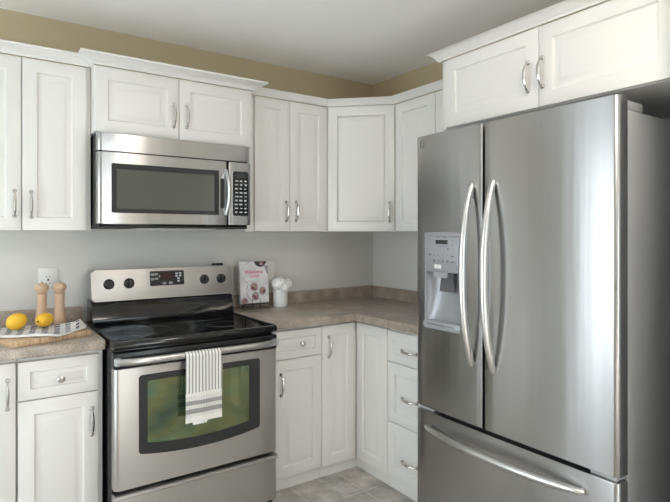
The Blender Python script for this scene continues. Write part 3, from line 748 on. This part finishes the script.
# ---------------------------------------------------------------- wall plates
t = Thing('wall_outlet', 'white double socket plate on the wall behind the pepper mills', 'outlet', (-2.119, 0, 1.137))
t.part('plate', prism(B(), rrect(-2.162, -2.076, 1.078, 1.197, 0.006), 'y', -0.007, -0.0005, 0.002, 2), 'white_plastic')
rc = t.part('receptacle', prism(B(), rrect(-2.1365, -2.1015, 1.102, 1.173, 0.004), 'y', -0.010, -0.006, 0.001, 1), 'white_plastic')
bm = B()
for zc in (1.154, 1.121):
    for dx_, h_ in ((-0.007, 0.009), (0.007, 0.011)): box(bm, -2.119+dx_-0.0012, -2.119+dx_+0.0012, -0.0104, -0.0095, zc-h_/2, zc+h_/2)
    lathe(bm, [(0.0001, -0.0104), (0.003, -0.0104), (0.003, -0.0095)], (-2.119, 0, zc-0.012), 10, 'y', False)
box(bm, -2.124, -2.114, -0.0106, -0.0095, 1.134, 1.1395)
t.part('socket_slots', bm, 'matte_black', rc)
t = Thing('wall_switch', 'white wall plate partly hidden behind the cookbook', 'switch', (-0.866, 0, 1.137))
t.part('plate', prism(B(), rrect(-0.908, -0.824, 1.078, 1.197, 0.006), 'y', -0.007, -0.0005, 0.002, 2), 'white_plastic')
t.part('rocker', prism(B(), rrect(-0.8825, -0.8495, 1.104, 1.171, 0.003), 'y', -0.0105, -0.006, 0.001, 1), 'white_plastic')

# ---------------------------------------------------------------- cookbook on wire easel
tilt = math.radians(5)
bx, by, bz = -1.018, -0.113, 0.951
book = Thing('cookbook', 'white cookbook with pink title standing on black wire easel', 'book', (bx, by, bz), 0.06, org=(0, 0, 0))
book.e.rotation_euler = (-tilt, 0, 0.06)
Wb, Hb = 0.192, 0.253
pg = book.part('pages', box(B(), -Wb/2+0.003, Wb/2-0.003, -0.009, 0.009, 0.003, Hb-0.003), 'pages')
cv = book.part('front_cover', box(B(), -Wb/2, Wb/2, -0.012, -0.009, 0, Hb, 0.0008, 1), 'cover')
book.part('back_cover', box(B(), -Wb/2, Wb/2, 0.009, 0.012, 0, Hb, 0.0008, 1), 'cover')
book.part('spine', box(B(), -Wb/2-0.002, -Wb/2+0.002, -0.012, 0.012, 0, Hb, 0.0008, 1), 'cover')
text_obj('title', 'Weekend', 0.031, 'pink', cv, (-0.002, -0.0126, 0.188), (PI/2, 0, 0.0), 0.0008)
text_obj('subtitle', 'COOKS', 0.021, 'pink', cv, (0.0, -0.0126, 0.162), (PI/2, 0, 0.0), 0.0008)
bm = B()
for i in range(9): box(bm, -0.040+i*0.0085, -0.034+i*0.0085, -0.0126, -0.0118, 0.1315, 0.1340)
book.part('byline', bm, 'greyprint', cv)
def disc(bm, x, z, r, y0=-0.0124, y1=-0.0119, n_=24, clip=True):
    pts = [(max(-Wb/2+0.001, min(Wb/2-0.001, x+r*math.cos(2*PI*i/n_))), max(0.001, min(Hb-0.001, z+r*math.sin(2*PI*i/n_)))) for i in range(n_)]
    return prism(bm, pts, 'y', y0, y1)
for x_, z_, r_ in ((-0.004, 0.098, 0.024), (0.053, 0.071, 0.022), (0.003, 0.040, 0.023), (-0.072, 0.013, 0.020)):
    pl = book.part('bowl_picture', disc(B(), x_, z_, r_+0.003), 'greyprint', cv)
    book.part('fruit_picture', disc(B(), x_, z_, r_*0.85, -0.0127, -0.0122), 'berries', cv)
book.part('dark_bowl_picture', disc(B(), 0.045, 0.262, 0.045), 'bowl', cv)
book.part('fruit_picture', disc(B(), 0.052, 0.240, 0.012, -0.0127, -0.0122), 'berries', cv)
bm = B(); ringprism(bm, [(-0.068+0.042*math.cos(a), 0.272+0.042*math.sin(a)) for a in [PI+PI*i/16 for i in range(17)]], [(-0.068+0.040*math.cos(a), 0.272+0.040*math.sin(a)) for a in [PI+PI*i/16 for i in range(17)]], 'y', -0.0124, -0.0119)
for v in bm.verts: v.co.z = min(v.co.z, Hb-0.001); v.co.x = max(v.co.x, -Wb/2+0.001)
book.part('plate_picture', bm, 'greyprint', cv)
book.part('napkin_picture', prism(B(), [(0.070, 0.225), (0.0965, 0.225), (0.0965, 0.165), (0.090, 0.170)], 'y', -0.0124, -0.0119), 'greyprint', cv)
bm = B(); path = [(-0.060, -0.0122, 0.132), (-0.042, -0.0122, 0.117), (-0.025, -0.0122, 0.105)]
tube(bm, path, [0.003, 0.0012, 0.0012], 6)
tube(bm, [(-0.046+0.0, -0.0122, 0.112), (-0.055, -0.0122, 0.085), (-0.054, -0.0122, 0.058), (-0.043, -0.0122, 0.034), (-0.026, -0.0122, 0.012)], 0.0022, 6)
book.part('spoon_picture', bm, 'greyprint', cv)
ez = Thing('book_easel', 'black wire easel under the cookbook on right worktop', 'easel', (bx, by, CT), 0.06, org=(0, 0, 0))
bm = B(); w = 0.0024
for s_ in (-1, 1):
    x_ = s_*0.026
    tube(bm, [(x_, -0.022, 0.063), (x_, -0.026, 0.036), (x_, -0.020, 0.030), (x_, 0.020, 0.0305), (x_, 0.024, 0.036), (x_+0.004*s_, 0.062, 0.22)], w, 8)
    tube(bm, [(x_, -0.020, 0.030), (x_+0.006*s_, -0.026, 0.0026)], w, 8)
    tube(bm, [(x_, 0.030, 0.064), (x_+0.01*s_, 0.075, 0.0026)], w, 8)
tube(bm, [(-0.094, -0.018, 0.0300), (0.094, -0.018, 0.0300)], 0.0028, 8)
tube(bm, [(-0.094, -0.018, 0.0300), (-0.094, -0.024, 0.0028), (0.094, -0.024, 0.0028), (0.094, -0.018, 0.0300)], w, 8)
tube(bm, [(-0.030, 0.052, 0.17), (0.030, 0.052, 0.17)], w, 8)
ez.part('wire_frame', bm, 'wire')

# ---------------------------------------------------------------- white pot with white blooms
t = Thing('flower_pot', 'small white ceramic pot of white flowers beside the cookbook', 'flower pot', (-0.834, -0.105, CT))
t.part('pot', lathe(B(), [(0.0001, 0.0005), (0.041, 0.0005), (0.044, 0.003), (0.0455, 0.02), (0.046, 0.105), (0.0448, 0.108), (0.0425, 0.105), (0.042, 0.09), (0.0001, 0.09)], (-0.834, -0.105, CT), 32, 'z', False), 'ceramic')
def bloom(cx_, cy_, cz_, R_, seed):
    rr = random.Random(seed); bm = B()
    r_ = bmesh.ops.create_icosphere(bm, subdivisions=3, radius=R_*0.86)
    bmesh.ops.translate(bm, verts=r_['verts'], vec=(cx_, cy_, cz_))
    ga = PI*(3-math.sqrt(5))
    for i in range(26):
        h_ = 1-2*(i+0.5)/26*0.85; rad = math.sqrt(max(0, 1-h_*h_)); th = ga*i
        nrm = Vector((rad*math.cos(th), rad*math.sin(th), h_)); tx = nrm.cross(Vector((0.2, 0.1, 1))).normalized(); ty = nrm.cross(tx)
        c = Vector((cx_, cy_, cz_))+nrm*R_*0.93; pr_ = R_*rr.uniform(0.50, 0.62)
        V = []
        for a in range(5):
            row = []
            for b_ in range(9):
                q = a/4*pr_; ang = 2*PI*b_/8
                lift = R_*(0.10-0.42*(a/4)**2+0.05*math.sin(3*ang))
                row.append(bm.verts.new(c+tx*q*math.cos(ang)+ty*q*math.sin(ang)+nrm*lift))
            V.append(row)
        for a in range(4):
            for b_ in range(8): bm.faces.new((V[a][b_], V[a][b_+1], V[a+1][b_+1], V[a+1][b_]))
    return bm
for i, (dx_, dy_, dz_, R_) in enumerate(((-0.018, -0.012, 0.142, 0.045), (0.036, -0.012, 0.140, 0.036), (0.010, 0.020, 0.148, 0.038), (0.002, -0.046, 0.116, 0.026))):
    t.part('bloom', bloom(-0.834+dx_, -0.105+dy_, CT+dz_, R_, i), 'petal', angle=180)

# ---------------------------------------------------------------- cutting board, towel, lemons, mills
rb = math.radians(21)
t = Thing('cutting_board', 'pale bamboo cutting board lying on left worktop under towel and lemons', 'cutting board', (-2.308, -0.592, CT), rb, org=(0, 0, 0))
t.part('board', box(B(), 0, 0.335, 0, 0.235, 0.0006, 0.0240, 0.003, 2), 'bamboo')
brot = Matrix.Rotation(rb, 4, 'Z')
def board_towel():
    # loosely folded cloth: u across the worktop (left to right), v front to back
    P00, P10 = Vector((-2.42, -0.42)), Vector((-2.045, -0.560))
    def fn(u, v):
        # front edge runs from the left, back edge further in; right end rolled up
        f = Vector((-2.43, -0.44)).lerp(Vector((-2.135, -0.565)), min(1, u/0.72)) if u < 0.72 else Vector((-2.135, -0.565)).lerp(Vector((-2.015, -0.435)), (u-0.72)/0.28)
        b_ = Vector((-2.38, -0.235)).lerp(Vector((-2.000, -0.375)), u)
        p = f.lerp(b_, v)
        h = 0.010+0.0035*math.sin(u*14+v*3)+0.003*math.sin(v*11+u*5)
        h += 0.032*math.exp(-((u-0.94)/0.09)**2)*math.sin(min(1, v*1.2)*PI*0.9)**2
        h += 0.010*math.exp(-((v-0.80)/0.16)**2)
        edge = min(u, v, 1-u, 1-v)
        h *= min(1, 0.35+edge*9)
        return (p.x, p.y, 0.9405+h)
    bm = B(); V = grid(bm, fn, 80, 50, True)
    o = link_mesh('tea_towel', bm, 'boardtowel', angle=180); solidify(o, 0.004, 0)
    return o
tag(board_towel(), 'white and navy checked tea towel crumpled on the cutting board', 'towel')
def lemon_bm(ax, r):
    bm = B(); prof = []
    n_ = 22
    for i in range(n_+1):
        s_ = -1+2*i/n_
        rr = r*math.sqrt(max(0, 1-s_*s_)); z = ax*s_
        if abs(s_) > 0.9: rr = max(rr*0.8, 0.0001) ; z *= 1.06
        prof.append((max(rr, 0.0001), z))
    lathe(bm, prof, (0, 0, 0), 28, 'x', True)
    return bm
for (x, y, z, ax, r, rz, rx, lab) in ((-2.280, -0.400, 0.9945, 0.042, 0.0350, 0.45, -0.35, 'yellow lemon nearer the left edge, resting on the tea towel'),
                                    (-2.171, -0.375, 0.9890, 0.046, 0.0310, 4.05, 0.0, 'yellow lemon with dark stem end in front of the pepper mills')):
    L = Thing('lemon', lab, 'lemon', (x, y, z-r), 0, 'lemons on the tea towel', org=(0, 0, -r))
    L.e.rotation_euler = (0, rx, rz)
    L.e.location = (x, y, z) ; L.sh = Vector((0, 0, 0))
    L.part('fruit', lemon_bm(ax, r), 'lemon', angle=180)
    L.part('stem_end', lathe(B(), [(0.0001, ax*1.045), (0.0045, ax*1.045), (0.004, ax*1.075), (0.0001, ax*1.08)], (0, 0, 0), 10, 'x', False), 'stem')
for x, lab in ((-2.166, 'left wooden pepper mill, partly behind the lemon with dark stem'), (-2.0905, 'right wooden pepper mill, nearer the oven')):
    t = Thing('pepper_mill', lab, 'pepper mill', (x, -0.200, CT), 0, 'wooden mills behind the cutting board')
    c = (x, -0.200, CT)
    t.part('body', lathe(B(), [(0.0001, 0.0005), (0.0285, 0.0005), (0.0295, 0.003), (0.0295, 0.024), (0.0252, 0.029), (0.0252, 0.031), (0.0285, 0.036), (0.0285, 0.048), (0.0265, 0.060), (0.0235, 0.085), (0.0215, 0.115), (0.0215, 0.150), (0.0235, 0.166), (0.0235, 0.172), (0.0190, 0.175), (0.0001, 0.1765)], c, 28, 'z', False), 'mill')
    t.part('head', lathe(B(), [(0.0001, 0.1772), (0.0200, 0.1772), (0.0240, 0.180), (0.0235, 0.185), (0.0285, 0.191), (0.0308, 0.200), (0.0300, 0.207), (0.026, 0.215), (0.019, 0.2205), (0.008, 0.2235), (0.0001, 0.2238)], c, 28, 'z', False), 'mill')
    t.part('cap_nut', lathe(B(), [(0.0001, 0.2228), (0.0055, 0.2228), (0.006, 0.2255), (0.005, 0.2295), (0.002, 0.2315), (0.0001, 0.2317)], c, 14, 'z', False), 'nickel')

# ---------------------------------------------------------------- ceiling lamp (lights the kitchen from above the camera)
t = Thing('ceiling_lamp', 'round opal glass ceiling lamp in the middle of the kitchen ceiling', 'lamp', (-1.37, -2.75, ROOM_H-0.003), org=(-1.37, -2.75, ROOM_H-0.003))
c = (-1.37, -2.75, ROOM_H-0.001)
t.part('base', lathe(B(), [(0.0001, 0), (0.08, 0), (0.08, -0.015), (0.015, -0.025), (0.012, -0.12), (0.0001, -0.12)], c, 32, 'z', False), 'nickel')
t.part('lamp_shade', lathe(B(), [(0.0001, -0.120), (0.05, -0.121), (0.12, -0.128), (0.16, -0.140), (0.175, -0.155), (0.165, -0.172), (0.12, -0.196), (0.06, -0.210), (0.0001, -0.213)], c, 32, 'z', False), 'lampglass')
